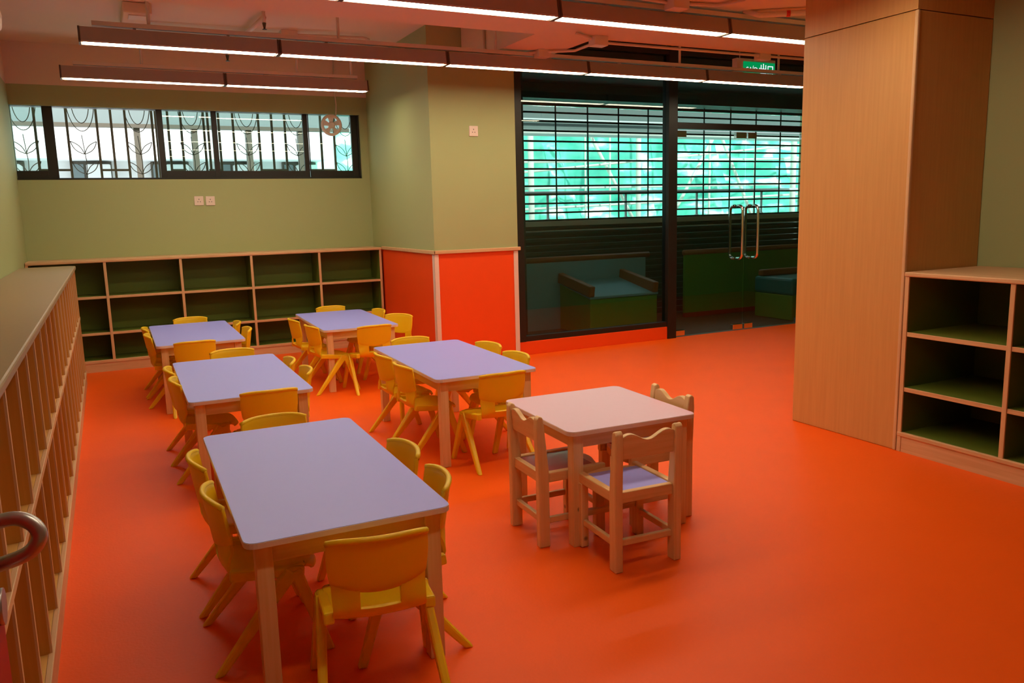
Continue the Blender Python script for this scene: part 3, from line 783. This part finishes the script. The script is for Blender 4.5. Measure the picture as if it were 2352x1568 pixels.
for x in (4.63, 5.48):
    part('roller', MB().beam((x + .04, 7.37, .485), (x + .04, 8.06, .60), (.07, .12), (.07, .12)), M['rail_wood'], bn, bevel=.012)
tb = thing('soft_play_box', 'dark teal soft play box with wooden rail behind the right glass door', 'play box', (7.8, 7.3, 0))
part('body', B(7.22, 8.1, 6.98, 7.60, 0, .30), M['gpanel'], tb, bevel=.01)
part('cushion', B(7.21, 8.1, 6.97, 7.61, .30, .50), M['teal'], tb, bevel=.03)
part('rail', B(7.24, 8.1, 7.50, 7.58, .50, .58), M['rail_wood'], tb, bevel=.02)

# roller shutter: solid slats below, open grille above
YS = 8.50
sh = thing('roller_shutter', 'dark roller shutter, solid slats below and open bar grille above', 'shutter', (6.4, YS, 0))
sl = MB()
z = 0.0
while z < 1.12:
    sl.prism([(YS - .006, z + .003), (YS - .012, z + .04), (YS - .006, z + .077), (YS + .006, z + .077), (YS + .006, z + .003)], lambda u, v, q: (3.60 + q, u, v), 5.65)
    z += .080
part('solid_curtain', sl, M['shutter'], sh)
part('pale_slat', B(3.60, 9.25, YS - .008, YS + .008, 1.125, 1.245), M['white'], sh, label='pale grey slat at the foot of the grille')
for z in (1.256, 1.345, 1.455, 1.56, 1.66, 1.76, 1.86, 1.96, 2.075, 2.18, 2.30, 2.41, 2.51, 2.60):
    part('bar', MB().tube([(3.60, YS, z), (9.25, YS, z)], .012, 6), M['bar'], sh)
x = 4.452
while x > 3.7: x -= .452
vs_ = [x + .4475 * k for k in range(13)]
for x in vs_:
    if x < 9.2: part('link', B(x - .008, x + .008, YS - .005, YS + .005, 1.245, 2.64), M['bar'], sh)
part('housing', B(3.60, 9.25, 8.22, 8.56, 2.63, 2.96), M['shutter'], sh)
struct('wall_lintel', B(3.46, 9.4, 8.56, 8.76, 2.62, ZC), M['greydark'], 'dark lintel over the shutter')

# ================================================================== OUTSIDE
rl = thing('railing', 'pale steel railing outside the shutter', 'railing', (7, 9.2, 1.24))
part('handrail', MB().tube([(3.2, 9.2, 1.59), (11.2, 9.2, 1.59)], .027, 10), M['rail'], rl, smooth=True)
for x in (3.94, 5.158, 6.375, 7.598, 8.82, 10.04):
    part('post', MB().tube([(x, 9.2, 1.24), (x, 9.2, 1.255), (x, 9.2, 1.27), (x, 9.2, 1.57)], [.05, .04, .018, .018], 10), M['rail'], rl)
one('parapet', B(2.9, 11.5, 9.08, 9.32, -.3, 1.236), M['grey'], 'grey rendered parapet carrying the steel railing outside', 'parapet')
one('walkway_slab', B(-3.5, 12.5, 8.905, 9.9, -.35, -.12), M['greydark'], 'dark concrete walkway outside the shutter', 'walkway')
fa = thing('fascia_beam', 'pale grey outside beam with a thin pipe across it above the railing', 'beam', (7, 10, 2.45))
part('beam', B(2.9, 12.5, 9.98, 10.3, 2.47, 2.79), M['grey'], fa)
part('lip', B(2.9, 12.5, 9.94, 10.3, 2.42, 2.47), M['white'], fa)
part('pipe', MB().tube([(2.9, 9.9, 2.60), (12.5, 9.9, 2.60)], .016, 8), M['rail'], fa)
nt_ = MB(); rows = []
for i in range(41):
    zz = -1 + 6.5 * i / 40
    rows.append([(3.62 + 12.6 * j / 80, 14 + .25 * math.sin(j * .5 + i * .23) + .1 * math.sin(j * 1.7 + i * .6), zz) for j in range(81)])
nt_.grid(rows)
one('scaffold_net', nt_, M['net'], 'large green scaffold netting glowing in daylight beyond the railing', 'netting', solid=.004)
sc_ = thing('scaffold', 'pale bamboo and steel scaffold standing before the green net', 'scaffold', (9, 12.6, -1))
part('ground_plate', B(4.5, 15.5, 12.2, 13.6, -1.05, -1.0), M['greydark'], sc_)
def pole(a, b, r): part('pole', MB().tube([a, b], r, 8), M['palepole'], sc_)
for x, r_ in zip((5.55, 6.35, 7.4, 7.9, 8.5, 9.3, 10.1, 11.2, 12.2), (.02, .055, .018, .018, .05, .02, .022, .022, .06)):
    pole((x * 1.06, 12.6, -1), (x * 1.06 + .02, 12.6, 4.5), r_)
for a, b in (((5, 12.9, 1.35), (15, 12.9, 1.62)), ((5, 12.9, 2.2), (15, 12.9, 2.35)), ((5, 12.9, 1.9), (15, 12.9, 2.75)), ((5, 12.75, 1.75), (15, 12.75, 1.8))): pole(a, b, .022)
for a, b in (((8.0, 13.1, 3.2), (9.6, 13.1, .6)), ((9.8, 13.1, .6), (11.4, 13.1, 3.0)), ((11.2, 13.1, 3.2), (12.6, 13.1, .6)), ((5.6, 13.1, 1.9), (7.2, 13.1, 0.2)), ((5.6, 13.1, .8), (7.0, 13.1, 3.1))): pole(a, b, .035)

# opposite building seen through the ribbon window
ob = thing('opposite_building', 'white building with windows and grey slab seen through the ribbon window', 'building', (.9, 11, 0))
part('slab', B(-3.5, 3.5, 10.9, 11.3, 2.52, 2.95), M['grey'], ob)
part('beam', B(-3.5, 3.5, 10.85, 10.95, 2.475, 2.52), M['bronze'], ob)
part('upper_wall', B(-3.5, 3.5, 13.9, 14.6, 2.32, 6), M['white'], ob)
part('lower_wall', B(-3.5, 3.5, 14.6, 14.8, 0, 6), M['white'], ob)
for x in (.46, 1.11, 1.76, 2.42):
    part('pillar', B(x - .035, x + .035, 10.9, 11.0, 0, 2.52), M['bronze'], ob)
for x in (-1.3, -.1, 1.05, 2.1, 3.15):
    f = part('window', B(x - .28, x + .30, 14.52, 14.6, 1.6, 2.31), M['bronze'], ob)
    part('pane', B(x - .25, x - .1, 14.5, 14.52, 1.65, 2.27), M['grey'], f)
    part('air_conditioner', B(x - .06, x + .28, 14.3, 14.52, 1.98, 2.26), M['white'], f, bevel=.02)
